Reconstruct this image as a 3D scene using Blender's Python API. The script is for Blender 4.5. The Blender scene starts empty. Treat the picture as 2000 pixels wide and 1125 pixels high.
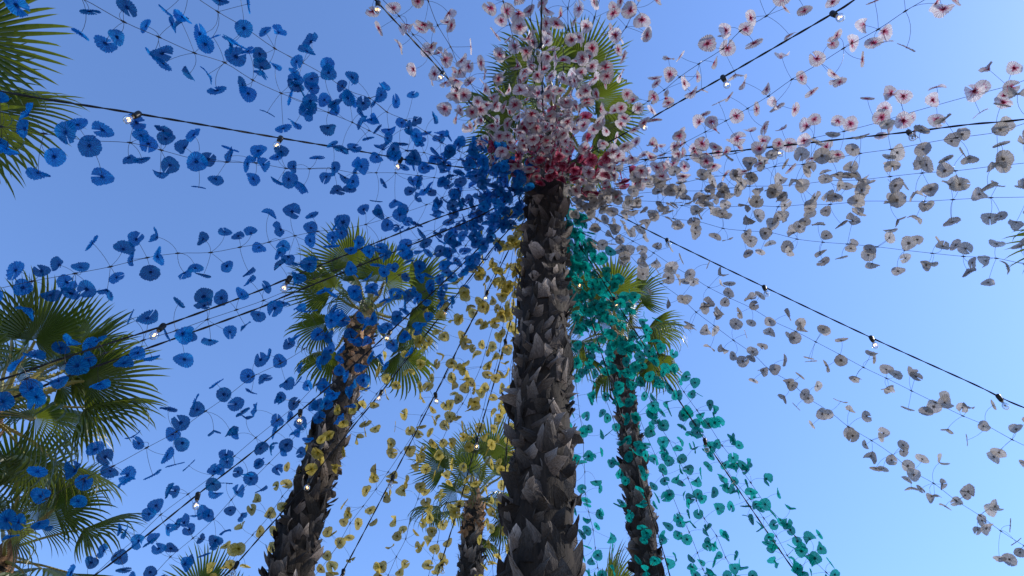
import bpy, math, random
from mathutils import Vector, Matrix, Quaternion, noise

R = math.radians
SC = bpy.context.scene
COL = SC.collection

# ------------------------------------------------------------------ camera
PITCH, ROLL, FPX = 50.6, 2.8, 1450.0
cam_d = bpy.data.cameras.new('camera')
cam_d.sensor_width = 36.0
cam_d.lens = 36.0 * FPX / 2000.0
cam_d.clip_start = 0.05
cam_d.clip_end = 6000
cam = bpy.data.objects.new('camera', cam_d)
COL.objects.link(cam)
CAM_LOC = Vector((0, 0, 1.6))
CAM_M = Matrix.Rotation(R(90 + PITCH), 3, 'X') @ Matrix.Rotation(R(ROLL), 3, 'Z')
cam.matrix_world = Matrix.Translation(CAM_LOC) @ CAM_M.to_4x4()
SC.camera = cam

# ------------------------------------------------------------------ sky and sun
SUN_AZ, SUN_EL = 84.0, 40.0          # azimuth from +Y towards +X
world = bpy.data.worlds.new('World')
SC.world = world
world.use_nodes = True
wn = world.node_tree.nodes
wl = world.node_tree.links
wn.clear()
sky = wn.new('ShaderNodeTexSky')
sky.sky_type = 'NISHITA'
sky.sun_disc = False
sky.sun_elevation = R(SUN_EL)
sky.sun_rotation = R(SUN_AZ)
sky.air_density = 1.0
sky.dust_density = 0.25
sky.ozone_density = 3.0
bg = wn.new('ShaderNodeBackground')
bg.inputs['Strength'].default_value = 0.15
wo = wn.new('ShaderNodeOutputWorld')
tint = wn.new('ShaderNodeMix')          # the camera's blue-leaning white balance, the same over the whole sky
tint.data_type = 'RGBA'
tint.blend_type = 'MULTIPLY'
tint.inputs[0].default_value = 1.0
tint.inputs[7].default_value = (0.88, 1.0, 1.22, 1)
wl.new(sky.outputs[0], tint.inputs[6])
wl.new(tint.outputs[2], bg.inputs[0])
wl.new(bg.outputs[0], wo.inputs[0])

sun_d = bpy.data.lights.new('sun', 'SUN')
sun_d.energy = 2.7
sun_d.angle = R(0.53)
sun_d.color = (1.0, 0.93, 0.82)
sun = bpy.data.objects.new('sun', sun_d)
COL.objects.link(sun)
SUN_DIR = Vector((math.cos(R(SUN_EL)) * math.sin(R(SUN_AZ)), math.cos(R(SUN_EL)) * math.cos(R(SUN_AZ)), math.sin(R(SUN_EL))))
sun.rotation_euler = SUN_DIR.to_track_quat('Z', 'Y').to_euler()
sun.location = SUN_DIR * 60

vs = SC.view_settings
vs.view_transform = 'Standard'
vs.look = 'None'
vs.exposure = 0.75
vs.gamma = 1.0
vs.use_curve_mapping = False
SC.render.engine = 'CYCLES'
SC.cycles.transparent_max_bounces = 12
SC.cycles.max_bounces = 8

# ------------------------------------------------------------------ helpers
def ray(px, py):
    return CAM_M @ Vector(((px - 1000) / FPX, (562.5 - py) / FPX, -1.0))

def P(px, py, depth):
    """A place in the scene, from a direction and a distance along the view axis."""
    return CAM_LOC + ray(px, py) * depth

def PY(px, py, Y):
    """The same, at a given distance north (+Y) of the camera."""
    d = ray(px, py)
    return CAM_LOC + d * (Y / d.y)

def near_line(px, py, A, E):
    """Point on the direction px,py closest to the straight line A-E."""
    d = ray(px, py).normalized()
    u = (E - A)
    w = CAM_LOC - A
    a, b, c = 1.0, d.dot(u), u.dot(u)
    dd, e = d.dot(w), u.dot(w)
    s = (b * e - c * dd) / (a * c - b * b)
    return CAM_LOC + d * s

def catmull(pts, step):
    """Even samples along a Catmull-Rom curve."""
    out = []
    n = len(pts)
    for i in range(n - 1):
        p0 = pts[i - 1] if i > 0 else pts[0] * 2 - pts[1]
        p1, p2 = pts[i], pts[i + 1]
        p3 = pts[i + 2] if i + 2 < n else pts[-1] * 2 - pts[-2]
        for k in range(12):
            t = k / 12
            out.append(0.5 * ((2 * p1) + (p2 - p0) * t + (2 * p0 - 5 * p1 + 4 * p2 - p3) * t * t + (3 * p1 - p0 - 3 * p2 + p3) * t ** 3))
    out.append(pts[-1].copy())
    res = [out[0].copy()]
    acc = 0.0
    for a, b in zip(out, out[1:]):
        L = (b - a).length
        if L < 1e-9:
            continue
        pos = 0.0
        while acc + (L - pos) >= step:
            pos += step - acc
            acc = 0.0
            res.append(a.lerp(b, pos / L))
        acc += L - pos
    return res

def frame(T):
    T = T.normalized()
    up = Vector((0, 0, 1)) if abs(T.z) < 0.95 else Vector((1, 0, 0))
    N = T.cross(up).normalized()
    return T, N, T.cross(N).normalized()

class MB:
    def __init__(self):
        self.v, self.f, self.m, self.uv, self.sm = [], [], [], None, False
    def tube(self, pts, rad, k=4, mat=0, cap=True, flat=1.0):
        n0 = len(self.v)
        n = len(pts)
        for i, p in enumerate(pts):
            T = pts[min(i + 1, n - 1)] - pts[max(i - 1, 0)]
            T, N, B = frame(T if T.length > 1e-9 else Vector((0, 0, 1)))
            r = rad(i / max(1, n - 1)) if callable(rad) else rad
            for j in range(k):
                a = 2 * math.pi * j / k
                self.v.append(p + N * (r * math.cos(a)) + B * (r * flat * math.sin(a)))
        for i in range(n - 1):
            for j in range(k):
                a, b = n0 + i * k + j, n0 + i * k + (j + 1) % k
                self.f.append((a, b, b + k, a + k)); self.m.append(mat)
        if cap:
            self.f.append(tuple(n0 + j for j in reversed(range(k)))); self.m.append(mat)
            self.f.append(tuple(n0 + (n - 1) * k + j for j in range(k))); self.m.append(mat)
    def lathe(self, prof, k=12, mat=0, M=None):
        n0 = len(self.v)
        for r, z in prof:
            for j in range(k):
                a = 2 * math.pi * j / k
                p = Vector((r * math.cos(a), r * math.sin(a), z))
                self.v.append(M @ p if M else p)
        for i in range(len(prof) - 1):
            for j in range(k):
                a, b = n0 + i * k + j, n0 + i * k + (j + 1) % k
                self.f.append((a, b, b + k, a + k)); self.m.append(mat)
    def face(self, pts, mat=0):
        n0 = len(self.v)
        self.v += pts
        self.f.append(tuple(range(n0, n0 + len(pts)))); self.m.append(mat)
    def mesh(self, name, mats, smooth=False):
        me = bpy.data.meshes.new(name)
        me.from_pydata([tuple(p) for p in self.v], [], self.f)
        for m in mats:
            me.materials.append(m)
        me.polygons.foreach_set('material_index', self.m)
        if smooth:
            me.polygons.foreach_set('use_smooth', [True] * len(self.f))
        me.update()
        return me

def link(name, data, parent=None, M=None):
    o = bpy.data.objects.new(name, data)
    COL.objects.link(o)
    if parent:
        o.parent = parent
    if M is not None:
        o.matrix_local = M
    return o

def thing(name, label, cat, loc, group=None):
    o = link(name, None)
    o.location = loc
    o.empty_display_size = 0.2
    o['label'] = label
    o['category'] = cat
    if group:
        o['group'] = group
    return o

# ------------------------------------------------------------------ materials
def new_mat(name):
    m = bpy.data.materials.new(name)
    m.use_nodes = True
    nt = m.node_tree
    nt.nodes.clear()
    out = nt.nodes.new('ShaderNodeOutputMaterial')
    return m, nt, out

def N(nt, kind, **kw):
    n = nt.nodes.new(kind)
    for k, v in kw.items():
        setattr(n, k, v)
    return n

def math_node(nt, op, a, b=None, clamp=False):
    n = nt.nodes.new('ShaderNodeMath')
    n.operation = op
    n.use_clamp = clamp
    for i, x in enumerate((a, b)):
        if x is None:
            continue
        if isinstance(x, (int, float)):
            n.inputs[i].default_value = x
        else:
            nt.links.new(x, n.inputs[i])
    return n.outputs[0]

def mixc(nt, fac, a, b, blend='MIX'):
    n = nt.nodes.new('ShaderNodeMix')
    n.data_type = 'RGBA'
    n.blend_type = blend
    for s, x in ((n.inputs[0], fac), (n.inputs[6], a), (n.inputs[7], b)):
        if isinstance(x, (int, float)):
            s.default_value = x
        elif isinstance(x, tuple):
            s.default_value = (*x, 1)
        else:
            nt.links.new(x, s)
    return n.outputs[2]

def paper(name, col, col2, centre, cin, cout, trans=0.46, clear=0.1, tint=(1, 1, 1), ray=0.9):
    """Crepe paper: dyed, streaky along the pleats, lets light through."""
    m, nt, out = new_mat(name)
    uv = N(nt, 'ShaderNodeUVMap')
    sep = N(nt, 'ShaderNodeSeparateXYZ')
    nt.links.new(uv.outputs[0], sep.inputs[0])
    info = N(nt, 'ShaderNodeObjectInfo')
    comb = N(nt, 'ShaderNodeCombineXYZ')
    nt.links.new(math_node(nt, 'MULTIPLY', sep.outputs[0], 64.0), comb.inputs[0])
    nt.links.new(math_node(nt, 'MULTIPLY', sep.outputs[1], 1.6), comb.inputs[1])
    nt.links.new(math_node(nt, 'MULTIPLY', info.outputs['Random'], 37.0), comb.inputs[2])
    nz = N(nt, 'ShaderNodeTexNoise')
    nz.inputs['Scale'].default_value = 1.0
    nz.inputs['Detail'].default_value = 3.0
    nt.links.new(comb.outputs[0], nz.inputs['Vector'])
    streak = math_node(nt, 'MULTIPLY', math_node(nt, 'SUBTRACT', nz.outputs['Fac'], 0.38), 4.0, True)
    base = mixc(nt, streak, col2, col)
    fade = math_node(nt, 'MULTIPLY_ADD', info.outputs['Random'], 0.58)
    nt.nodes[-1].inputs[2].default_value = 0.56
    base = mixc(nt, 1.0, base, fade, 'MULTIPLY')
    # dyed heart of the flower
    d = math_node(nt, 'ADD', sep.outputs[1], math_node(nt, 'MULTIPLY', math_node(nt, 'SUBTRACT', nz.outputs['Fac'], 0.5), ray))
    mr = N(nt, 'ShaderNodeMapRange', interpolation_type='SMOOTHSTEP')
    mr.inputs[1].default_value = cin
    mr.inputs[2].default_value = cout
    nt.links.new(d, mr.inputs[0])
    base = mixc(nt, mr.outputs[0], centre, base)
    dif = N(nt, 'ShaderNodeBsdfDiffuse')
    tr = N(nt, 'ShaderNodeBsdfTranslucent')
    nt.links.new(base, dif.inputs[0])
    nt.links.new(mixc(nt, 1.0, base, tint, 'MULTIPLY'), tr.inputs[0])
    mx = N(nt, 'ShaderNodeMixShader')
    mx.inputs[0].default_value = trans
    nt.links.new(dif.outputs[0], mx.inputs[1])
    nt.links.new(tr.outputs[0], mx.inputs[2])
    tp = N(nt, 'ShaderNodeBsdfTransparent')
    nt.links.new(mixc(nt, 0.6, (1, 1, 1), base), tp.inputs[0])
    m2 = N(nt, 'ShaderNodeMixShader')
    m2.inputs[0].default_value = clear
    nt.links.new(mx.outputs[0], m2.inputs[1])
    nt.links.new(tp.outputs[0], m2.inputs[2])
    nt.links.new(m2.outputs[0], out.inputs[0])
    return m

PAPER = {
    'blue': paper('blue crepe paper', (0.012, 0.26, 0.66), (0.005, 0.13, 0.45), (0.004, 0.06, 0.34), -0.15, 0.40, ray=1.6, trans=0.52, clear=0.13),
    'white': paper('white crepe paper', (0.52, 0.48, 0.445), (0.29, 0.265, 0.25), (0.24, 0.215, 0.20), -0.1, 0.35, ray=1.6),
    'pink': paper('white and crimson crepe paper', (0.72, 0.69, 0.70), (0.47, 0.41, 0.44), (0.36, 0.006, 0.065), 0.19, 0.54, ray=1.9),
    'yellow': paper('pale yellow crepe paper', (0.66, 0.54, 0.17), (0.48, 0.37, 0.06), (0.32, 0.25, 0.02), 0.05, 0.70, ray=1.8),
    'teal': paper('teal crepe paper', (0.006, 0.42, 0.36), (0.003, 0.22, 0.205), (0.003, 0.11, 0.12), -0.1, 0.42, ray=1.6, trans=0.52, clear=0.13),
    'crimson': paper('crimson crepe paper', (0.58, 0.22, 0.29), (0.34, 0.03, 0.09), (0.22, 0.003, 0.035), 0.30, 0.95, ray=1.6),
}

def simple(name, col, rough=0.6, noise_scale=None, col2=None, spec=0.3, bump=0.0):
    m, nt, out = new_mat(name)
    b = N(nt, 'ShaderNodeBsdfPrincipled')
    b.inputs['Roughness'].default_value = rough
    b.inputs['Specular IOR Level'].default_value = spec
    b.inputs['Base Color'].default_value = (*col, 1)
    if noise_scale:
        tc = N(nt, 'ShaderNodeTexCoord')
        nz = N(nt, 'ShaderNodeTexNoise')
        nz.inputs['Scale'].default_value = noise_scale
        nz.inputs['Detail'].default_value = 6
        nt.links.new(tc.outputs['Object'], nz.inputs['Vector'])
        nt.links.new(mixc(nt, math_node(nt, 'MULTIPLY_ADD', nz.outputs['Fac'], 2.2), col, col2), b.inputs['Base Color'])
        for n in nt.nodes:
            if n.type == 'MATH' and n.operation == 'MULTIPLY_ADD':
                n.inputs[2].default_value = -0.6
                n.use_clamp = True
        if bump:
            bp = N(nt, 'ShaderNodeBump')
            bp.inputs['Strength'].default_value = bump
            bp.inputs['Distance'].default_value = 0.02
            nt.links.new(nz.outputs['Fac'], bp.inputs['Height'])
            nt.links.new(bp.outputs[0], b.inputs['Normal'])
    nt.links.new(b.outputs[0], out.inputs[0])
    return m

WIRE = simple('dark florist wire', (0.022, 0.02, 0.024), 0.5)
CABLE = simple('black rubber cable', (0.008, 0.008, 0.009), 0.55)
SOCKET = simple('black bakelite', (0.010, 0.010, 0.010), 0.4)
BRASS = simple('bulb cap brass', (0.16, 0.11, 0.05), 0.45)
GROUND = simple('sandy paving', (0.36, 0.30, 0.23), 0.9, 0.7, (0.26, 0.22, 0.17))

def glass_mat():
    m, nt, out = new_mat('clear bulb glass')
    tp = N(nt, 'ShaderNodeBsdfTransparent')
    tp.inputs[0].default_value = (0.93, 0.92, 0.91, 1)
    gl = N(nt, 'ShaderNodeBsdfGlossy')
    gl.inputs['Roughness'].default_value = 0.04
    lw = N(nt, 'ShaderNodeFresnel')
    lw.inputs['IOR'].default_value = 1.5
    mx = N(nt, 'ShaderNodeMixShader')
    nt.links.new(math_node(nt, 'MULTIPLY', lw.outputs[0], 0.7), mx.inputs[0])
    nt.links.new(tp.outputs[0], mx.inputs[1])
    nt.links.new(gl.outputs[0], mx.inputs[2])
    nt.links.new(mx.outputs[0], out.inputs[0])
    return m
GLASS = glass_mat()

def emit_mat(name, col, s):
    m, nt, out = new_mat(name)
    e = N(nt, 'ShaderNodeEmission')
    e.inputs[0].default_value = (*col, 1)
    e.inputs[1].default_value = s
    nt.links.new(e.outputs[0], out.inputs[0])
    return m
GLOW = emit_mat('glowing filament', (1.0, 0.58, 0.28), 2.2)
COLD = simple('cold filament', (0.30, 0.28, 0.26), 0.3)

def leaf_mat(name, c1, c2, tcol, trans):
    m, nt, out = new_mat(name)
    info = N(nt, 'ShaderNodeObjectInfo')
    tc = N(nt, 'ShaderNodeTexCoord')
    nz = N(nt, 'ShaderNodeTexNoise')
    nz.inputs['Scale'].default_value = 3.0
    nz.inputs['Detail'].default_value = 4
    nt.links.new(tc.outputs['Object'], nz.inputs['Vector'])
    f = math_node(nt, 'ADD', math_node(nt, 'MULTIPLY', nz.outputs['Fac'], 0.8), math_node(nt, 'MULTIPLY', info.outputs['Random'], 0.5))
    f = math_node(nt, 'SUBTRACT', f, 0.15, True)
    base = mixc(nt, f, c1, c2)
    uv = N(nt, 'ShaderNodeUVMap')
    sep = N(nt, 'ShaderNodeSeparateXYZ')
    nt.links.new(uv.outputs[0], sep.inputs[0])
    mr = N(nt, 'ShaderNodeMapRange')
    mr.inputs[1].default_value = 0.92
    mr.inputs[2].default_value = 1.0
    nt.links.new(sep.outputs[1], mr.inputs[0])
    base = mixc(nt, mr.outputs[0], base, (0.20, 0.18, 0.08))
    b = N(nt, 'ShaderNodeBsdfPrincipled')
    b.inputs['Roughness'].default_value = 0.38
    b.inputs['Specular IOR Level'].default_value = 0.5
    nt.links.new(base, b.inputs['Base Color'])
    tr = N(nt, 'ShaderNodeBsdfTranslucent')
    nt.links.new(mixc(nt, 0.75, base, tcol), tr.inputs[0])
    mx = N(nt, 'ShaderNodeMixShader')
    mx.inputs[0].default_value = trans
    nt.links.new(b.outputs[0], mx.inputs[1])
    nt.links.new(tr.outputs[0], mx.inputs[2])
    nt.links.new(mx.outputs[0], out.inputs[0])
    return m
LEAF = leaf_mat('palm leaf', (0.009, 0.024, 0.007), (0.036, 0.062, 0.012), (0.30, 0.38, 0.03), 0.26)
STALK = simple('leaf stalk', (0.20, 0.20, 0.05), 0.45, 6.0, (0.30, 0.24, 0.07), 0.4)

def bark_mat(name, c1, c2, rnd=0.6, scale=(26, 26, 5), tip=None):
    m, nt, out = new_mat(name)
    info = N(nt, 'ShaderNodeObjectInfo')
    tc = N(nt, 'ShaderNodeTexCoord')
    mp = N(nt, 'ShaderNodeMapping')
    mp.inputs['Scale'].default_value = scale
    nt.links.new(tc.outputs['Object'], mp.inputs[0])
    nz = N(nt, 'ShaderNodeTexNoise')
    nz.inputs['Scale'].default_value = 1.0
    nz.inputs['Detail'].default_value = 7
    nz.inputs['Roughness'].default_value = 0.65
    nt.links.new(mp.outputs[0], nz.inputs['Vector'])
    f = math_node(nt, 'MULTIPLY', math_node(nt, 'SUBTRACT', nz.outputs['Fac'], 0.3), 2.4, True)
    base = mixc(nt, f, c1, c2)
    if tip:      # the free ends are bleached by weather
        sp = N(nt, 'ShaderNodeSeparateXYZ')
        nt.links.new(tc.outputs['Generated'], sp.inputs[0])
        w = math_node(nt, 'MULTIPLY', math_node(nt, 'POWER', sp.outputs[2], 1.6), math_node(nt, 'ADD', f, 0.25), True)
        base = mixc(nt, w, base, tip)
    k = math_node(nt, 'MULTIPLY_ADD', math_node(nt, 'POWER', info.outputs['Random'], 2.6), rnd * 1.9)
    nt.nodes[-1].inputs[2].default_value = max(0.3, 0.95 - rnd * 0.4)
    base = mixc(nt, 1.0, base, k, 'MULTIPLY')
    b = N(nt, 'ShaderNodeBsdfPrincipled')
    b.inputs['Roughness'].default_value = 0.85
    b.inputs['Specular IOR Level'].default_value = 0.2
    nt.links.new(base, b.inputs['Base Color'])
    bp = N(nt, 'ShaderNodeBump')
    bp.inputs['Strength'].default_value = 0.7
    bp.inputs['Distance'].default_value = 0.012
    nt.links.new(nz.outputs['Fac'], bp.inputs['Height'])
    nt.links.new(bp.outputs[0], b.inputs['Normal'])
    nt.links.new(b.outputs[0], out.inputs[0])
    return m
BARK = bark_mat('fibrous palm bark', (0.008, 0.0055, 0.004), (0.036, 0.025, 0.018), 0.2, (30, 30, 6))
BOOT = bark_mat('weathered leaf base', (0.011, 0.007, 0.005), (0.052, 0.037, 0.029), 1.4, tip=(0.17, 0.145, 0.13))
BOOT_NEW = bark_mat('rusty fresh leaf base with sunlit tan', (0.13, 0.055, 0.024), (0.42, 0.25, 0.14), 0.8)  # rusty base colour, lightened to tan for painted-in sunlight near the trunk top
FIBRE = simple('loose bark fibre', (0.045, 0.034, 0.026), 0.9)

# ------------------------------------------------------------------ setting: the ground below (lights the scene from beneath)
g = MB()
g.face([Vector((-2500, -2500, 0)), Vector((2500, -2500, 0)), Vector((2500, 2500, 0)), Vector((-2500, 2500, 0))])
gr = link('ground', g.mesh('ground', [GROUND]))
gr['kind'] = 'structure'

# ------------------------------------------------------------------ palm pieces
def set_uv(me, uvs):
    lay = me.uv_layers.new(name='UVMap')
    buf = []
    for l in me.loops:
        buf += uvs[l.vertex_index]
    lay.data.foreach_set('uv', buf)

def frond_mesh(seed, Lp, Rb, spread, nseg, droop, fold, arch):
    """Fan leaf: toothed stalk along +X, then a pleated fan split into drooping fingers."""
    rnd = random.Random(seed)
    mb = MB()
    uvs = []
    # stalk
    ns = 8
    pts = [Vector((Lp * i / ns, 0.02 * math.sin(i * 1.1 + seed), arch * (i / ns) ** 2 * -1.0)) for i in range(ns + 1)]
    mb.tube(pts, lambda t: 0.034 - 0.018 * t, 5, 1, True, 0.55)
    for s in (-1, 1):
        for i in range(14):
            t = 0.12 + 0.8 * i / 14
            k = t * ns
            p = pts[int(k)].lerp(pts[min(int(k) + 1, ns)], k - int(k))
            w = 0.034 - 0.018 * t
            p = p + Vector((0, s * w * 0.9, 0))
            mb.face([p + Vector((-0.012, 0, 0)), p + Vector((0.012, 0, 0)), p + Vector((0.010, s * 0.020, 0.006))], 1)
    uvs += [(0, 0)] * len(mb.v)
    hub = pts[-1]
    slope = -2 * arch / Lp if Lp else 0
    da = spread / nseg
    fuse = 0.46
    st = [0.02, 0.18, 0.32, 0.44, 0.55, 0.66, 0.78, 0.89, 1.0]
    lean = rnd.uniform(-0.15, 0.15)
    for i in range(nseg):
        th = -spread / 2 + da * (i + 0.5)
        rel = abs(th) / (spread / 2)
        L = Rb * (1.0 - 0.30 * rel ** 2.2) * rnd.uniform(0.93, 1.05)
        dr = droop * rnd.uniform(0.55, 1.35) * (0.75 + 0.5 * rel)
        if rnd.random() < 0.10:
            dr += rnd.uniform(0.5, 1.2)
        side = rnd.uniform(-0.14, 0.14)
        f0 = fuse + rnd.uniform(-0.06, 0.08)
        phi = slope * 0.6 - fold * rel ** 1.5 + 0.16 * math.cos(th)
        rows = []
        p = hub.copy()
        prev = 0.0
        ang = th
        for s in st:
            u = max(0.0, (s - f0) / (1 - f0))
            ph = phi - dr * u ** 1.3 - 0.10 * s
            an = ang + side * u
            d = Vector((math.cos(an) * math.cos(ph), math.sin(an) * math.cos(ph), math.sin(ph)))
            p = p + d * ((s - prev) * L)
            prev = s
            if s <= f0:
                w = s * L * math.tan(da / 2) * 1.02
            else:
                w = f0 * L * math.tan(da / 2) * (1 - u) ** 0.62
            tang = Vector((-math.sin(an), math.cos(an), 0))
            nrm = d.cross(tang).normalized()
            ke = nrm * (w * 0.75)
            rows.append((p - tang * w - ke * 0.35, p + ke * 0.65, p + tang * w - ke * 0.35, s))
        n0 = len(mb.v)
        for a, b, c, s in rows:
            mb.v += [a, b, c]
            uvs += [(i / nseg, s)] * 3
        for k in range(len(rows) - 1):
            q = n0 + 3 * k
            mb.f += [(q, q + 1, q + 4, q + 3), (q + 1, q + 2, q + 5, q + 4)]
            mb.m += [0, 0]
        # a loose thread between the fingers
        if rnd.random() < 0.5:
            a = rows[4][0]
            e = a + Vector((math.cos(th), math.sin(th), -0.6 * rnd.random())) * (0.22 * Rb) + Vector((0, 0, -0.05 * Rb))
            mb.face([a, a + Vector((0, 0, 0.004)), e], 0)
            uvs += [(0, 0.97)] * 3
    me = mb.mesh('frond', [LEAF, STALK])
    set_uv(me, uvs)
    return me

FRONDS = {
    'up': [frond_mesh(11 + i, 0.62, 0.78, R(200), 34, 0.45, 0.22, 0.02) for i in range(4)],
    'mid': [frond_mesh(31 + i, 0.72, 0.82, R(220), 36, 0.85, 0.42, 0.07) for i in range(5)],
    'low': [frond_mesh(51 + i, 0.66, 0.80, R(210), 34, 1.45, 0.70, 0.16) for i in range(4)],
}

def boot_mesh(seed, kind):
    """Old leaf base: a curved plate clasping the trunk, split and ragged at its free end. Up = +Z, outwards = +Y."""
    rnd = random.Random(seed)
    W, H, T = 1.0, 1.0, 0.10
    nx, nz = 4, 4
    tip = [rnd.uniform(0.75, 1.1) for _ in range(nx + 1)]
    if kind == 0:      # split in a V
        tip = [1.15, 0.95, 0.55 + 0.2 * rnd.random(), 0.9, 1.1]
    elif kind == 1:    # one-sided blade
        tip = [0.5, 0.7, 0.9, 1.15, 1.4]
    elif kind == 2:    # blunt point
        tip = [0.65, 0.95, 1.15, 1.0, 0.7]
    curl = rnd.uniform(0.10, 0.40)
    tw = rnd.uniform(-0.35, 0.35)
    taper = rnd.uniform(0.35, 0.6)
    fr, bk = [], []
    for k in range(nz + 1):
        t = k / nz
        for i in range(nx + 1):
            s = i / nx * 2 - 1
            w = 0.5 * (1 - taper * t)
            z = t * tip[i]
            x = s * w + tw * t * t * 0.5
            y = -0.22 * s * s * (1 - 0.4 * t) + curl * t * t + rnd.uniform(-0.02, 0.02) + tw * s * t * 0.25
            th = T * (1.15 - t * 0.8)
            fr.append(Vector((x, y + th * 0.5, z)))
            bk.append(Vector((x * 0.97, y - th * 0.5, z * 0.985)))
    mb = MB()
    mb.v = fr + bk
    o = len(fr)
    n = nx + 1
    for k in range(nz):
        for i in range(nx):
            a = k * n + i
            mb.f.append((a, a + n, a + n + 1, a + 1))
            mb.f.append((o + a, o + a + 1, o + a + n + 1, o + a + n))
    for i in range(nx):
        a = nz * n + i
        mb.f.append((a, o + a, o + a + 1, a + 1))
    for k in range(nz):
        a = k * n
        mb.f.append((a, o + a, o + a + n, a + n))
        a = k * n + nx
        mb.f.append((a, a + n, o + a + n, o + a))
    mb.m = [0] * len(mb.f)
    return mb

BOOTS = [boot_mesh(70 + i, i % 4).mesh('leaf_base', [BOOT]) for i in range(12)]
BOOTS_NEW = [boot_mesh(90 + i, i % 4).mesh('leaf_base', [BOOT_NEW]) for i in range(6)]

def palm(label, path, rad_lo, rad_hi, seed, nfr, boot_from, boot_w, boot_dz, crown_scale=1.0, rusty=0.7, boots=True, max_boots=290,
         hand=None, tilt=0.0):
    """path: points from low to high; the stem is carried on down to the ground."""
    rnd = random.Random(seed)
    low = path[0]
    d = (path[1] - path[0]).normalized()
    d = Vector((d.x * 0.7, d.y * 0.7, max(0.5, d.z)))
    foot = low - d * (low.z / d.z)
    foot.z = -0.05
    ctrl = [foot, foot.lerp(low, 0.5)] + path
    cl = catmull(ctrl, 0.06)
    ztop = cl[-1].z
    zlo = path[0].z
    root = thing('palm_tree', label, 'palm tree', (foot.x, foot.y, 0), 'fan palms around the square')
    base = Vector((foot.x, foot.y, 0))
    def radius(z):
        t = min(1, max(0, (z - zlo) / (ztop - zlo)))
        r = rad_lo + (rad_hi - rad_lo) * t
        if z < zlo:
            r = rad_lo * (1 + 0.35 * (1 - z / zlo) ** 2)
        return r
    # stem
    mb = MB()
    k = 28
    for i, c in enumerate(cl):
        T = (cl[min(i + 1, len(cl) - 1)] - cl[max(i - 1, 0)])
        T, Nn, B = frame(T)
        r0 = radius(c.z) * 0.90
        if i > len(cl) - 4:
            r0 *= 0.9
        for j in range(k):
            a = 2 * math.pi * j / k
            q = Vector((math.cos(a) * 2.2, math.sin(a) * 2.2, c.z * 2.3 + seed))
            r = r0 * (1 + 0.10 * noise.noise(q * 1.6) + 0.06 * noise.noise(q * 5.0))
            mb.v.append(c + Nn * (r * math.cos(a)) + B * (r * math.sin(a)) - base)
    n = len(cl)
    for i in range(n - 1):
        for j in range(k):
            a, b = i * k + j, i * k + (j + 1) % k
            mb.f.append((a, b, b + k, a + k)); mb.m.append(0)
    mb.f.append(tuple((n - 1) * k + j for j in range(k))); mb.m.append(0)
    trunk = link('trunk', mb.mesh('trunk', [BARK], True), root)
    # leaf bases up the stem
    if boots:
        spec = []
        z = boot_from
        ang = rnd.random() * 6
        while z < ztop - 0.05:
            tz = min(1, max(0, (z - zlo) / (ztop - zlo)))
            bw = boot_w * (1.12 - 0.42 * tz)
            per_ring = max(5, 2 * math.pi * radius(z) / (bw * 0.80))
            ang += 2 * math.pi / (int(per_ring) + 0.5) + rnd.uniform(-0.09, 0.09)
            z += 0.85 * boot_dz * bw / boot_w / per_ring
            if rnd.random() < 0.10:
                continue
            c = min(cl, key=lambda p: abs(p.z - z))
            idx = cl.index(c)
            T = (cl[min(idx + 3, len(cl) - 1)] - cl[max(idx - 3, 0)]).normalized()
            out = Vector((math.cos(ang), math.sin(ang), 0))
            out = (out - T * out.dot(T)).normalized()
            r = radius(z) * 0.88
            lean = R(rnd.choice((rnd.uniform(-5, 4), rnd.uniform(-2, 8), rnd.uniform(4, 20))))
            flip = rnd.random() < 0.55
            up = (T * math.cos(lean) + out * math.sin(lean)).normalized()
            o2 = (out - up * out.dot(up)).normalized()
            side = o2.cross(up).normalized()
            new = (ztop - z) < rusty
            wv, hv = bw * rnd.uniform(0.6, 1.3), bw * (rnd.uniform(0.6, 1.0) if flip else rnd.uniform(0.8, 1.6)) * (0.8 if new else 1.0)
            M3 = Matrix((side * wv, o2 * bw * 0.8, up * hv)).transposed()
            M = (Matrix.Rotation(R(rnd.choice((-1, 1)) * rnd.uniform(35, 75) if flip else rnd.gauss(0, 22)), 3, out) @ M3).to_4x4()
            M.translation = c + out * r + T * (z - c.z) - base
            mi = rnd.randrange(12)
            away = out.dot((CAM_LOC - c).normalized())
            spec.append((away < -0.25, rnd.random(), new, mi, M))
        spec.sort(key=lambda q: q[0])
        for q in spec[:max_boots]:
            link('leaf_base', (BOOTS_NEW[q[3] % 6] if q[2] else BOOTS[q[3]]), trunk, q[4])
        rest = MB()
        for q in spec[max_boots:]:
            src = boot_mesh(70 + q[3], q[3] % 4)
            o = len(rest.v)
            rest.v += [q[4] @ v for v in src.v]
            rest.f += [tuple(o + i for i in f) for f in src.f]
            rest.m += [0] * len(src.f)
        if rest.v:
            link('leaf_bases', rest.mesh('leaf_bases', [BOOT]), root)['kind'] = 'stuff'
    # loose fibre
    fb = MB()
    for _ in range(900):
        zz = rnd.uniform(max(zlo - 0.6, 0.5), ztop)
        c = min(cl[::3], key=lambda p: abs(p.z - zz))
        a = rnd.random() * 2 * math.pi
        out = Vector((math.cos(a), math.sin(a), 0))
        p = c + out * radius(zz) * 0.9 + Vector((0, 0, zz - c.z)) - base
        dd = (out * rnd.uniform(0.4, 1.0) + Vector((rnd.uniform(-.6, .6), rnd.uniform(-.6, .6), rnd.uniform(-1, .8)))).normalized()
        L = rnd.uniform(0.05, 0.15) * (boot_w / 0.18)
        sd = dd.cross(Vector((rnd.random(), rnd.random(), rnd.random()))).normalized() * 0.003
        bend = Vector((0, 0, -0.25 * L))
        fb.face([p - sd, p + sd, p + dd * L + bend])
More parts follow.
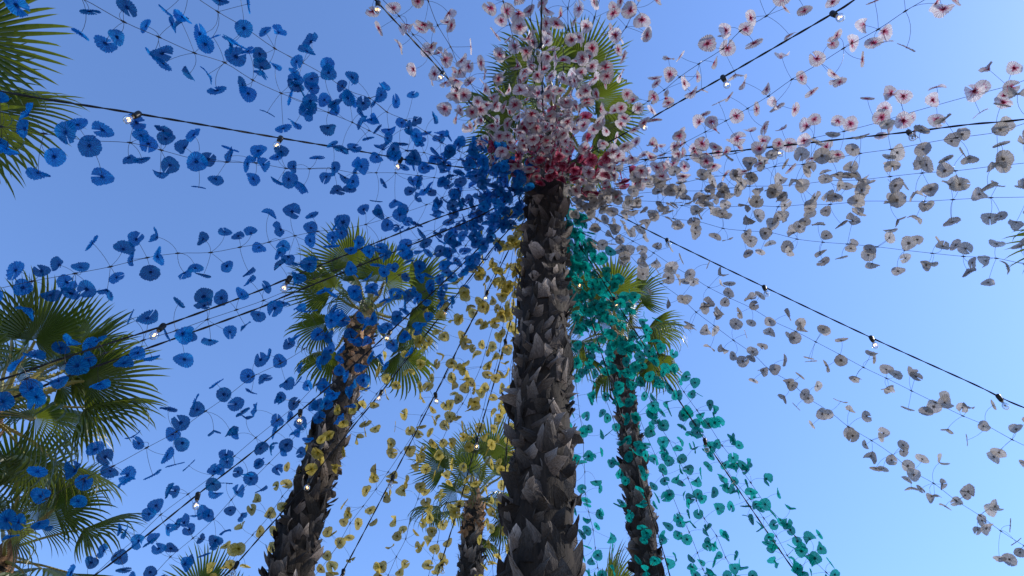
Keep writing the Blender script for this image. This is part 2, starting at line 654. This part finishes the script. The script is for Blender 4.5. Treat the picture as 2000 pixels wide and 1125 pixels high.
    fo = link('bark_fibre', fb.mesh('bark_fibre', [FIBRE]), root)
    fo['kind'] = 'stuff'
    # crown
    top = cl[-1]
    T = (cl[-1] - cl[-4]).normalized()
    T = (T + Vector((0, 0, 1.2))).normalized()
    cb = MB()
    q = T.to_track_quat('Z', 'Y').to_matrix().to_4x4()
    q.translation = top - base
    rr = rad_hi
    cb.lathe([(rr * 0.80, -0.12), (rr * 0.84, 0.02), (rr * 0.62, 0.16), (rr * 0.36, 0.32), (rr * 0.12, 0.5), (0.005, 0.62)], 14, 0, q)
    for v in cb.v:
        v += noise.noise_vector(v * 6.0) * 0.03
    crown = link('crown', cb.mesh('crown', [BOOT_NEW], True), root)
    ga = 2.399963
    a0 = rnd.random() * 6
    specs = []
    for i in range(nfr):
        t = (i + 0.5) / nfr
        el = 84 - 112 * t ** 0.95 + rnd.uniform(-8, 8)
        specs.append((a0 + i * ga + rnd.uniform(-0.25, 0.25), el, rnd.uniform(0.85, 1.12)))
    if hand:
        specs += [(R(90 - a), e, s) for a, e, s in hand]
    for az, el, s in specs:
        kind = 'up' if el > 48 else ('mid' if el > 0 else 'low')
        me = rnd.choice(FRONDS[kind])
        x = Vector((math.cos(az) * math.cos(R(el)), math.sin(az) * math.cos(R(el)), math.sin(R(el))))
        y = Vector((-math.sin(az), math.cos(az), 0))
        zz = x.cross(y)
        M3 = Matrix((x, y, zz)).transposed()
        M3 = M3 @ Matrix.Rotation(R(rnd.uniform(-28, 28)), 3, 'X') @ Matrix.Rotation(R(rnd.uniform(-10, 10)), 3, 'Z')
        M = (M3 * (s * crown_scale)).to_4x4()
        h = 0.10 + 0.22 * max(0, math.sin(R(el)))
        M.translation = top + T * (h * crown_scale) + x * (rr * 0.25) - base
        link('frond', me, crown, M)
    return root

# the palm in the middle, which carries all the strings
YC = 4.5
c_path = [PY(1056, 1125, YC), PY(1059, 900, YC), PY(1060, 700, YC), PY(1064, 500, YC), PY(1067, 390, YC), PY(1075, 300, YC), PY(1083, 235, YC)]
palm('tall palm in the middle, with shaggy dark trunk, all strings tied to it', c_path, 0.245, 0.20, 5, 24, c_path[0].z - 0.4, 0.16, 0.135, 0.92)
YL = 7.0
palm('leaning palm left of the middle, blue paper flowers in front of its crown',
     [PY(560, 1140, YL), PY(603, 980, YL), PY(645, 850, YL), PY(683, 730, YL), PY(712, 625, YL)], 0.225, 0.185, 7, 19, PY(560, 1140, YL).z - 0.3, 0.15, 0.13, 0.90, rusty=1.3)  # longer rusty zone, its tan paints the sunlit trunk top into the colour
YR = 9.0
palm('palm just right of the middle trunk, half hidden by teal paper flowers',
     [PY(1268, 1140, YR), PY(1250, 1000, YR), PY(1232, 860, YR), PY(1215, 745, YR), PY(1204, 655, YR)], 0.19, 0.155, 12, 19, PY(1268, 1140, YR).z - 0.3, 0.155, 0.14, 0.98)
YS = 11.0
palm('small-looking palm with yellow paper flowers before its crown, left of middle trunk',
     [PY(919, 1150, YS), PY(920, 1090, YS), PY(922, 1040, YS), PY(927, 985, YS)], 0.20, 0.175, 21, 17, PY(919, 1150, YS).z - 0.3, 0.17, 0.15, 0.92)
def drop(top, n=4, step=0.9, lean=(0, 0)):
    return [top - Vector((lean[0] * i, lean[1] * i, step * i)) for i in reversed(range(n))]
palm('palm at the left edge with dark trunk top and large spreading fans',
     drop(P(-38, 828, 6.6), lean=(0.02, 0)), 0.22, 0.19, 35, 18, 3.6, 0.17, 0.15, 0.96, max_boots=200, rusty=0.4, hand=[(20, 72, 1.1), (60, 62, 1.1), (80, 35, 1.0)])
palm('sunlit palm in the bottom left corner, its rusty trunk top showing',
     drop(P(-5, 1105, 7.4)), 0.22, 0.19, 41, 16, 3.2, 0.17, 0.15, 0.9, max_boots=140)
palm('palm in the top left corner, only its fan tips in view',
     drop(P(-325, 205, 6.0)), 0.22, 0.19, 47, 18, 5.0, 0.19, 0.17, 1.15, max_boots=90)
palm('palm of which one fan tip rises from the bottom edge, left of middle',
     drop(P(376, 1292, 10.5)), 0.22, 0.19, 53, 16, 4.5, 0.2, 0.18, 0.9, max_boots=60)
palm('palm of which one fan tip shows beside the foot of the middle trunk',
     drop(P(1186, 1276, 11.0)), 0.22, 0.19, 59, 16, 4.5, 0.2, 0.18, 1.0, max_boots=60)
palm('palm at the right edge, a few dark leaf tips showing',
     drop(P(2300, 480, 7.6)), 0.22, 0.19, 61, 16, 4.5, 0.2, 0.18, 0.95, max_boots=60)

# ------------------------------------------------------------------ paper flowers
FR = 0.064
def flower_mesh(seed, mat):
    rnd = random.Random(seed)
    mb = MB()
    uvs = []
    npl = 24
    na = npl * 2
    kind = seed % 6
    slit = rnd.uniform(0.08, 0.38) if rnd.random() < 0.4 else 0.0
    ph, ph2 = rnd.random() * 6.28, rnd.random() * 6.28
    cup = rnd.uniform(-0.06, 0.12)
    sad = (0.03, 0.10, 0.05, 0.22, 0.05, 0.30)[kind] * rnd.uniform(0.7, 1.2)
    fld = (0.0, 0.03, 0.42, 0.08, 0.0, 0.75)[kind] * rnd.uniform(0.6, 1.3)
    lob = rnd.uniform(0.02, 0.10)
    crush = (0.0, 0.05, 0.04, 0.10, 0.0, 0.16)[kind]
    def layer(rings, amp, zoff, scale, gap, mati):
        n0 = len(mb.v)
        span = 2 * math.pi - gap
        cols = na + (1 if gap else 0)
        rimj = [rnd.uniform(-0.05, 0.05) for _ in range(cols)]
        for q in rings:
            for j in range(cols):
                th = ph + gap / 2 + span * j / na
                r = q * (1 + lob * math.sin(3 * th + ph2) * q + rimj[j] * q * q)
                zig = (1 if j % 2 else -1) * amp * (0.25 + 0.75 * q)
                z = zig + cup * q * q + sad * q * q * math.cos(2 * th + ph2) + fld * abs(math.sin(th - ph2)) * q + rimj[j] * 0.6 * q
                z += crush * q * 2 * noise.noise(Vector((math.cos(th) * 1.3 * q, math.sin(th) * 1.3 * q, seed * 3.7)))
                rr = r * scale
                mb.v.append(Vector((rr * math.cos(th), rr * math.sin(th), z * scale + zoff)) * FR)
                uvs.append((j / na, q * scale))
        lim = cols if not gap else cols - 1
        for k in range(len(rings) - 1):
            for j in range(lim):
                a = n0 + k * cols + j
                b = n0 + k * cols + (j + 1) % cols
                mb.f.append((a, b, b + cols, a + cols)); mb.m.append(mati)
    layer([0.05, 0.38, 0.72, 1.0], 0.045, 0.0, 1.0, slit, 0)
    layer([0.06, 0.55, 1.0], 0.10, 0.035, rnd.uniform(0.14, 0.24), 0.0, 0)
    # twist of wire that gathers the heart
    n0 = len(mb.v)
    for p in ((.05, 0, 0), (0, .05, 0), (-.05, 0, 0), (0, -.05, 0), (0, 0, .16), (0, 0, -.14)):
        mb.v.append(Vector(p) * FR)
        uvs.append((0, 0))
    for a, b in ((0, 1), (1, 2), (2, 3), (3, 0)):
        mb.f += [(n0 + a, n0 + b, n0 + 4), (n0 + b, n0 + a, n0 + 5)]
        mb.m += [1, 1]
    me = mb.mesh('paper_flower', [mat, WIRE])
    set_uv(me, uvs)
    return me

FLOWERS = {c: [flower_mesh(100 + 17 * k + i, m) for i in range(18)] for k, (c, m) in enumerate(PAPER.items())}

# where everything is tied to the middle trunk
TIE = PY(1066, 372, YC)
def tie_point(end, dz=0.0, r=0.26):
    d = end - TIE
    d.z = 0
    d.normalize()
    return TIE + d * r + Vector((0, 0, dz))

def string_curve(pix, depth, rnd, dz, ext=1.6):
    """Points of a hung string: from the trunk, through pix (outermost last), on past the edge of the view."""
    E = P(pix[-1][0], pix[-1][1], depth)
    A = tie_point(E, dz)
    pts = [A] + [near_line(x, y, A, E) for x, y in pix[:-1]] + [E]
    d = (pts[-1] - pts[-2]).normalized()
    d.z *= 0.8
    pts.append(E + d * ext * 0.5)
    d.z *= 0.8
    pts.append(pts[-1] + d * ext * 0.5)
    return pts

def garland(colour, label, pix, depth, seed, knot=0.245, many=4, dz=0.0):
    rnd = random.Random(seed)
    pts = string_curve(pix, depth, rnd, dz)
    root = thing('flower_garland', label, 'garland', pts[0], 'garlands of paper flowers')
    base = pts[0]
    knots = catmull(pts, knot)
    kn = []
    for i, p in enumerate(knots):
        if i:
            p = p + Vector((rnd.uniform(-1, 1), rnd.uniform(-1, 1), rnd.uniform(-1, 1))) * 0.018
        kn.append(p - base)
    mb = MB()
    line = catmull(kn, 0.09)
    mb.tube(line, 0.0024, 4)
    nf = 0
    for i, p in enumerate(kn):
        T, Nn, B = frame(kn[min(i + 1, len(kn) - 1)] - kn[max(i - 1, 0)])
        mb.tube([p - T * 0.02, p, p + T * 0.02], lambda t: 0.0075 if 0.3 < t < 0.7 else 0.0035, 5)
        if i == 0:
            continue
        n = many + rnd.choice((-1, 0, 0, 0, 1))
        if colour == 'pink' and i < 7:
            n += 3 if i < 4 else 2
        if colour == 'teal' and i < 9 or colour == 'blue' and i < 6:
            n += 1 + rnd.randrange(2)
        a0 = rnd.random() * 6.28
        for j in range(n):
            a = a0 + 2 * math.pi * j / n + rnd.uniform(-0.5, 0.5)
            d = (Nn * math.cos(a) + B * math.sin(a) + T * rnd.uniform(-0.55, 0.55)).normalized()
            L = rnd.uniform(0.10, 0.25)
            bow = Vector((rnd.uniform(-1, 1), rnd.uniform(-1, 1), rnd.uniform(-1, 1)))
            bow = (bow - d * bow.dot(d)) * 0.28 * L
            e = p + d * L + Vector((0, 0, -0.12 * L))
            m = p + d * L * 0.5 + bow
            sp = [p * (1 - t) ** 2 + m * (2 * t * (1 - t)) + e * t * t for t in (0, .2, .4, .6, .8, 1)]
            mb.tube(sp, 0.0016, 3, 0, False)
            nr = (e - m).normalized()
            nr = (nr + Vector((rnd.uniform(-1, 1), rnd.uniform(-1, 1), rnd.uniform(-1, 1))) * 0.28).normalized()
            M = nr.to_track_quat('Z', 'Y').to_matrix() @ Matrix.Rotation(rnd.random() * 6.28, 3, 'Z')
            M = (M * rnd.uniform(0.80, 1.12)).to_4x4()
            M.translation = e
            col = 'crimson' if colour == 'pink' and rnd.random() < (0, 0.75, 0.5, 0.25, 0.1)[i if i < 5 else 0] else colour
            link('paper_flower', rnd.choice(FLOWERS[col]), root, M)
            nf += 1
    link('wire', mb.mesh('wire', [WIRE]), root)
    return nf

G = [
    ('blue', 'blue paper flower garland leaving at the top left corner, second from the pink ones',
     [(830, 302), (727, 256), (640, 222), (588, 200), (532, 174), (472, 151), (415, 115), (343, 87), (267, 52), (155, 0)], 4.4),
    ('blue', 'topmost blue paper flower garland, next to the pink and white ones',
     [(880, 290), (827, 253), (797, 238), (680, 175), (638, 155), (540, 93), (480, 57), (413, 20), (385, 0)], 5.0),
    ('blue', 'nearly level blue paper flower garland just below the upper left light cable',
     [(915, 348), (852, 345), (773, 341), (638, 333), (511, 321), (440, 314), (370, 303), (297, 292), (215, 280), (120, 265), (0, 252)], 4.5),
    ('blue', 'blue paper flower garland reaching the left edge above the large fan leaves',
     [(930, 368), (858, 388), (753, 427), (695, 437), (590, 458), (535, 468), (480, 483), (403, 492), (330, 498), (250, 508), (170, 531), (75, 546), (0, 560)], 4.8),
    ('blue', 'dense blue paper flower garland along the light cable over the left edge palm',
     [(900, 425), (790, 478), (680, 518), (560, 568), (470, 602), (372, 632), (305, 655), (200, 690), (100, 722), (0, 752)], 4.6),
    ('blue', 'blue paper flower garland reaching the left edge below the drooping fan leaf',
     [(930, 430), (850, 490), (760, 550), (640, 645), (562, 698), (508, 733), (450, 765), (393, 805), (333, 847), (293, 868), (207, 918), (100, 965), (0, 1010)], 5.2),
    ('blue', 'blue paper flower garland leaving at the bottom edge nearest the left corner',
     [(940, 440), (880, 515), (800, 590), (700, 682), (600, 770), (543, 820), (493, 863), (440, 905), (387, 950), (333, 993), (223, 1087), (180, 1125)], 6.2),
    ('blue', 'blue paper flower garland at the bottom edge, next to the yellow ones',
     [(960, 440), (900, 515), (820, 610), (700, 735), (603, 827), (545, 885), (500, 932), (457, 968), (417, 1013), (370, 1058), (318, 1098), (298, 1125)], 7.1),
    ('yellow', 'leftmost yellow paper flower garland, crossing the leaning palm trunk',
     [(985, 460), (960, 495), (890, 580), (830, 655), (760, 740), (697, 815), (650, 865), (590, 930), (510, 1022), (430, 1125)], 7.9),
    ('yellow', 'second yellow paper flower garland from the left, beside a light cable',
     [(1000, 462), (960, 550), (920, 632), (850, 772), (783, 882), (757, 923), (693, 1007), (667, 1053), (615, 1125)], 8.4),
    ('yellow', 'third yellow paper flower garland from the left, left of the small-looking palm',
     [(1008, 470), (985, 560), (960, 650), (922, 753), (900, 790), (870, 843), (825, 945), (800, 1020), (777, 1087), (760, 1125)], 8.7),
    ('yellow', 'fourth yellow paper flower garland from the left, over the small-looking palm crown',
     [(1012, 480), (996, 590), (970, 700), (945, 800), (912, 885), (880, 965), (855, 1050), (838, 1125)], 9.0),
    ('yellow', 'rightmost yellow paper flower garland, close along the middle trunk',
     [(1018, 500), (1010, 600), (1000, 700), (994, 800), (986, 900), (976, 1000), (962, 1125)], 9.2),
    ('teal', 'leftmost teal paper flower garland, close beside the middle trunk',
     [(1095, 470), (1105, 560), (1116, 660), (1128, 777), (1137, 823), (1140, 873), (1145, 957), (1153, 1010), (1163, 1083), (1170, 1125)], 9.2),
    ('teal', 'second teal paper flower garland, hanging before the right-hand palm trunk',
     [(1108, 480), (1130, 565), (1158, 680), (1177, 750), (1193, 813), (1225, 920), (1260, 1030), (1290, 1125)], 8.8),
    ('teal', 'third teal paper flower garland from the middle trunk',
     [(1118, 480), (1150, 570), (1185, 670), (1230, 770), (1263, 847), (1285, 907), (1317, 977), (1357, 1067), (1377, 1117)], 8.7),
    ('teal', 'fourth teal paper flower garland from the middle trunk',
     [(1122, 480), (1155, 555), (1200, 650), (1252, 750), (1288, 827), (1312, 873), (1350, 953), (1395, 1043), (1423, 1093), (1440, 1125)], 8.5),
    ('teal', 'teal paper flower garland running just left along the light cable',
     [(1128, 475), (1170, 545), (1225, 635), (1300, 745), (1350, 820), (1412, 903), (1477, 995), (1543, 1090), (1567, 1123)], 8.2),
    ('teal', 'outermost teal paper flower garland, next to the open sky',
     [(1130, 470), (1180, 545), (1240, 630), (1330, 750), (1360, 797), (1413, 870), (1443, 910), (1480, 960), (1547, 1043), (1590, 1093), (1620, 1123)], 8.0),
    ('white', 'lowest plain white paper flower garland, reaching the right edge near the bottom',
     [(1140, 420), (1200, 467), (1260, 525), (1313, 572), (1382, 627), (1467, 690), (1503, 718), (1580, 775), (1678, 845), (1777, 913), (1880, 983), (2000, 1065)], 7.4),
    ('white', 'plain white paper flower garland just below the bare light cable on the right',
     [(1140, 412), (1207, 453), (1273, 495), (1337, 530), (1388, 562), (1473, 605), (1560, 653), (1655, 702), (1747, 747), (1860, 802), (1973, 853), (2010, 872)], 7.1),
    ('white', 'plain white paper flower garland just above the bare light cable on the right',
     [(1140, 392), (1230, 408), (1320, 427), (1400, 441), (1497, 456), (1593, 470), (1713, 483), (1813, 495), (1937, 508), (2000, 516)], 6.7),
    ('white', 'level plain white paper flower garland, fourth from the bottom on the right',
     [(1150, 385), (1273, 394), (1413, 402), (1500, 402), (1627, 398), (1723, 395), (1853, 387), (2000, 384)], 6.0),
    ('white', 'plain white paper flower garland second from the top, rising to the right',
     [(1150, 378), (1250, 378), (1410, 368), (1578, 357), (1690, 348), (1820, 333), (1962, 323), (2000, 320)], 5.7),
    ('white', 'topmost plain white paper flower garland, close under a light cable',
     [(1150, 370), (1260, 362), (1400, 345), (1500, 330), (1605, 314), (1730, 293), (1878, 268), (2000, 245)], 5.5),
    ('pink', 'red-centred white paper flower garland lowest on the right, along a light cable',
     [(1140, 350), (1300, 318), (1450, 295), (1603, 268), (1682, 248), (1783, 222), (1833, 207), (1913, 180), (2000, 154)], 5.7),
    ('pink', 'red-centred white paper flower garland leaving at the top edge nearest the right corner',
     [(1140, 345), (1220, 325), (1300, 297), (1387, 253), (1473, 202), (1528, 172), (1587, 136), (1648, 97), (1725, 55), (1810, 0)], 5.2),
    ('pink', 'red-centred white paper flower garland just above the top right light cable',
     [(1130, 320), (1180, 265), (1227, 226), (1275, 192), (1390, 108), (1433, 78), (1477, 43), (1533, 0)], 5.4),
    ('pink', 'short red-centred paper flower garland right of the middle palm crown',
     [(1095, 320), (1125, 240), (1160, 160), (1205, 80), (1230, 43), (1255, 0)], 6.0),
    ('pink', 'red-centred paper flower garland farthest left, beside a light cable',
     [(1020, 330), (980, 285), (930, 222), (870, 148), (830, 95), (790, 43), (752, 0)], 6.0),
    ('pink', 'red-centred paper flower garland second from left at the top edge',
     [(1030, 320), (1000, 280), (955, 215), (915, 155), (883, 100), (858, 45), (838, 0)], 6.0),
    ('pink', 'red-centred paper flower garland left of the upright light cable over middle crown',
     [(1052, 320), (1035, 250), (1018, 170), (1000, 80), (985, 0)], 6.0),
    ('pink', 'red-centred paper flower garland closest to the upright light cable over middle crown',
     [(1058, 320), (1052, 250), (1046, 170), (1042, 80), (1038, 0)], 6.1),
    ('pink', 'red-centred paper flower garland right of the upright light cable over middle crown',
     [(1068, 320), (1080, 250), (1092, 170), (1105, 80), (1115, 0)], 6.0),
    ('pink', 'red-centred paper flower garland over the right half of the middle crown',
     [(1080, 325), (1100, 255), (1122, 170), (1150, 80), (1172, 0)], 6.2),
]
total = 0
for i, (c, lab, pix, dep) in enumerate(G):
    total += garland(c, lab, pix, dep, 500 + i, dz=random.Random(i).uniform(-0.18, 0.12))
print('flowers', total)

# ------------------------------------------------------------------ festoon lights
def socket_mesh():
    mb = MB()
    mb.lathe([(0.0, 0.024), (0.016, 0.022), (0.025, 0.010), (0.026, -0.010), (0.023, -0.050), (0.020, -0.066), (0.0, -0.066)], 14)
    return mb.mesh('socket', [SOCKET], True)
def bulb_mesh():
    mb = MB()
    mb.lathe([(0.012, -0.072), (0.0135, -0.082), (0.018, -0.092), (0.028, -0.106), (0.0345, -0.122), (0.036, -0.136), (0.033, -0.152), (0.024, -0.166), (0.012, -0.173), (0.0, -0.175)], 18)
    return mb.mesh('bulb', [GLASS], True)
def cap_mesh():
    mb = MB()
    mb.lathe([(0.0, -0.0655), (0.0135, -0.0657), (0.0145, -0.070), (0.013, -0.075), (0.0145, -0.080), (0.0125, -0.085), (0.004, -0.088), (0.0, -0.100)], 10)
    return mb.mesh('cap', [BRASS], True)
def filament_mesh(mat):
    mb = MB()
    pts = []
    for i in range(15):
        a = R(-40 + 260 * i / 14)
        pts.append(Vector((0.0125 * math.cos(a), 0.0035 * math.sin(a * 3), -0.130 + 0.0125 * math.sin(a))))
    mb.tube(pts, 0.0056, 6)
    for s in (-1, 1):
        mb.tube([Vector((0.003 * s, 0, -0.095)), Vector((0.010 * s, 0, -0.130))], 0.0008, 3)
    return mb.mesh('filament', [mat], True)
ME_SOCKET, ME_BULB, ME_CAP = socket_mesh(), bulb_mesh(), cap_mesh()
ME_ON, ME_OFF = filament_mesh(GLOW), filament_mesh(COLD)

def festoon(label, pix, depth, lamps, seed, dz=0.0):
    rnd = random.Random(seed)
    pts = string_curve(pix, depth, rnd, dz)
    base = pts[0]
    root = thing('string_light', label, 'string light', base, 'cables of light bulbs')
    line = [p - base for p in catmull(pts, 0.025)]
    mb = MB()
    tw = rnd.random() * 6
    two = ([], [])
    for i, p in enumerate(line):
        T, Nn, B = frame(line[min(i + 1, len(line) - 1)] - line[max(i - 1, 0)])
        for s in (0, 1):
            a = tw + i * 0.42 + math.pi * s
            two[s].append(p + (Nn * math.cos(a) + B * math.sin(a)) * 0.0036)
    for s in (0, 1):
        mb.tube(two[s], 0.0048, 5)
    link('cable', mb.mesh('cable', [CABLE], True), root)
    for x, y, on in lamps:
        d = ray(x, y).normalized()
        def miss(p):
            w = p + base - CAM_LOC
            return (w - d * w.dot(d)).length
        i = min(range(len(line)), key=lambda k: miss(line[k]))
        p = line[i]
        T = frame(line[min(i + 1, len(line) - 1)] - line[max(i - 1, 0)])[0]
        up = Vector((rnd.uniform(-0.22, 0.22), rnd.uniform(-0.22, 0.22), 1)).normalized()
        X = (T - up * T.dot(up)).normalized()
        Yv = up.cross(X)
        M = Matrix((X, Yv, up)).transposed() @ Matrix.Rotation(0, 3, 'Z')
        M = (M * 0.88).to_4x4()
        M.translation = p
        link('socket', ME_SOCKET, root, M)
        b = link('bulb', ME_BULB, root, M)
        link('cap', ME_CAP, b)
        fo = link('filament', ME_ON if on else ME_OFF, b)
        fo.rotation_euler.z = rnd.random() * 3

festoon('black cable of bulbs running to the left edge above the level blue garland',
        [(950, 332), (820, 316), (700, 295), (549, 270), (267, 222), (0, 178)], 4.5, [(267, 224, 1), (549, 272, 1), (785, 305, 1)], 1, 0.15)
festoon('black cable of lit bulbs among blue flowers, running to the left edge palm',
        [(950, 395), (860, 424), (700, 488), (560, 545), (490, 574), (320, 636), (240, 662), (113, 703), (0, 742)], 4.7, [(565, 544, 1), (316, 635, 1)], 2)
festoon('bare black cable just below another one, running to the left edge palm',
        [(950, 415), (860, 455), (700, 520), (553, 580), (497, 605), (255, 692), (133, 735), (0, 785)], 4.8, [], 3, -0.1)
festoon('black cable of bulbs among blue flowers, leaving at the bottom left',
        [(980, 440), (950, 470), (873, 545), (707, 698), (590, 800), (493, 883), (387, 965), (290, 1043), (193, 1118)], 6.2, [(586, 803, 1), (387, 965, 1), (760, 648, 1)], 4)
festoon('black cable of bulbs crossing in front of the leaning palm trunk',
        [(990, 452), (963, 484), (872, 602), (747, 763), (700, 820), (597, 947), (500, 1058), (440, 1125)], 7.6, [(872, 602, 1), (745, 764, 1), (606, 935, 1), (462, 1101, 0)], 5)
festoon('black cable of bulbs through yellow flowers, left of the small-looking palm',
        [(1010, 455), (993, 490), (952, 570), (897, 675), (850, 770), (767, 932), (665, 1125)], 8.2, [(952, 570, 1), (850, 769, 1), (767, 932, 0), (671, 1113, 0)], 6)
festoon('black cable of bulbs passing over the small-looking palm crown',
        [(1016, 490), (1000, 610), (985, 672), (965, 747), (932, 858), (897, 985), (862, 1098), (852, 1130)], 8.8, [(984, 664, 1), (933, 856, 1), (897, 983, 0), (862, 1097, 0)], 7)
festoon('bare black cable close along the left of the middle trunk',
        [(1022, 460), (1017, 508), (1000, 738), (987, 917), (972, 1120)], 8.6, [], 8)
festoon('black cable of bulbs among teal flowers, leaving at the bottom right of middle',
        [(1125, 468), (1160, 522), (1213, 605), (1257, 672), (1303, 747), (1347, 813), (1377, 860), (1463, 987), (1520, 1070), (1558, 1123)], 8.0, [(1375, 858, 0), (1185, 590, 1)], 9)
festoon('bare black cable crossing the teal flowers to the right-hand palm trunk',
        [(1110, 480), (1135, 560), (1167, 665), (1190, 738), (1240, 900), (1293, 1070), (1307, 1120)], 8.6, [(1155, 540, 1)], 10)
festoon('black cable of clear bulbs sloping across open sky to the lower right',
        [(1150, 392), (1198, 415), (1302, 468), (1492, 560), (1703, 660), (1897, 748), (1952, 775), (2000, 796)], 6.9, [(1302, 467, 0), (1490, 560, 0), (1703, 660, 1), (1952, 774, 0)], 11)
festoon('black cable of bulbs rising gently to the right between pink and white garlands',
        [(1147, 320), (1250, 312), (1363, 302), (1500, 288), (1587, 278), (1772, 258), (1893, 243), (2000, 233)], 5.6, [(1112, 322, 1), (1512, 287, 1), (1772, 258, 0)], 12, 0.15)
festoon('black cable of bulbs leaving at the top edge on the right',
        [(1110, 317), (1160, 293), (1257, 240), (1293, 218), (1410, 152), (1500, 100), (1627, 26), (1668, 0)], 5.1, [(1257, 238, 1), (1410, 151, 1), (1627, 25, 1)], 13, 0.2)
festoon('black cable of bulbs leaving at the top edge left of the middle crown',
        [(1030, 305), (948, 232), (930, 213), (867, 145), (840, 115), (738, 5), (733, 0)], 5.9, [(866, 144, 1), (738, 6, 1)], 14, 0.15)
festoon('upright black cable of bulbs in front of the middle palm crown',
        [(1062, 300), (1060, 200), (1057, 90), (1058, 0)], 5.8, [(1061, 180, 1), (1057, 88, 0)], 15, 0.2)
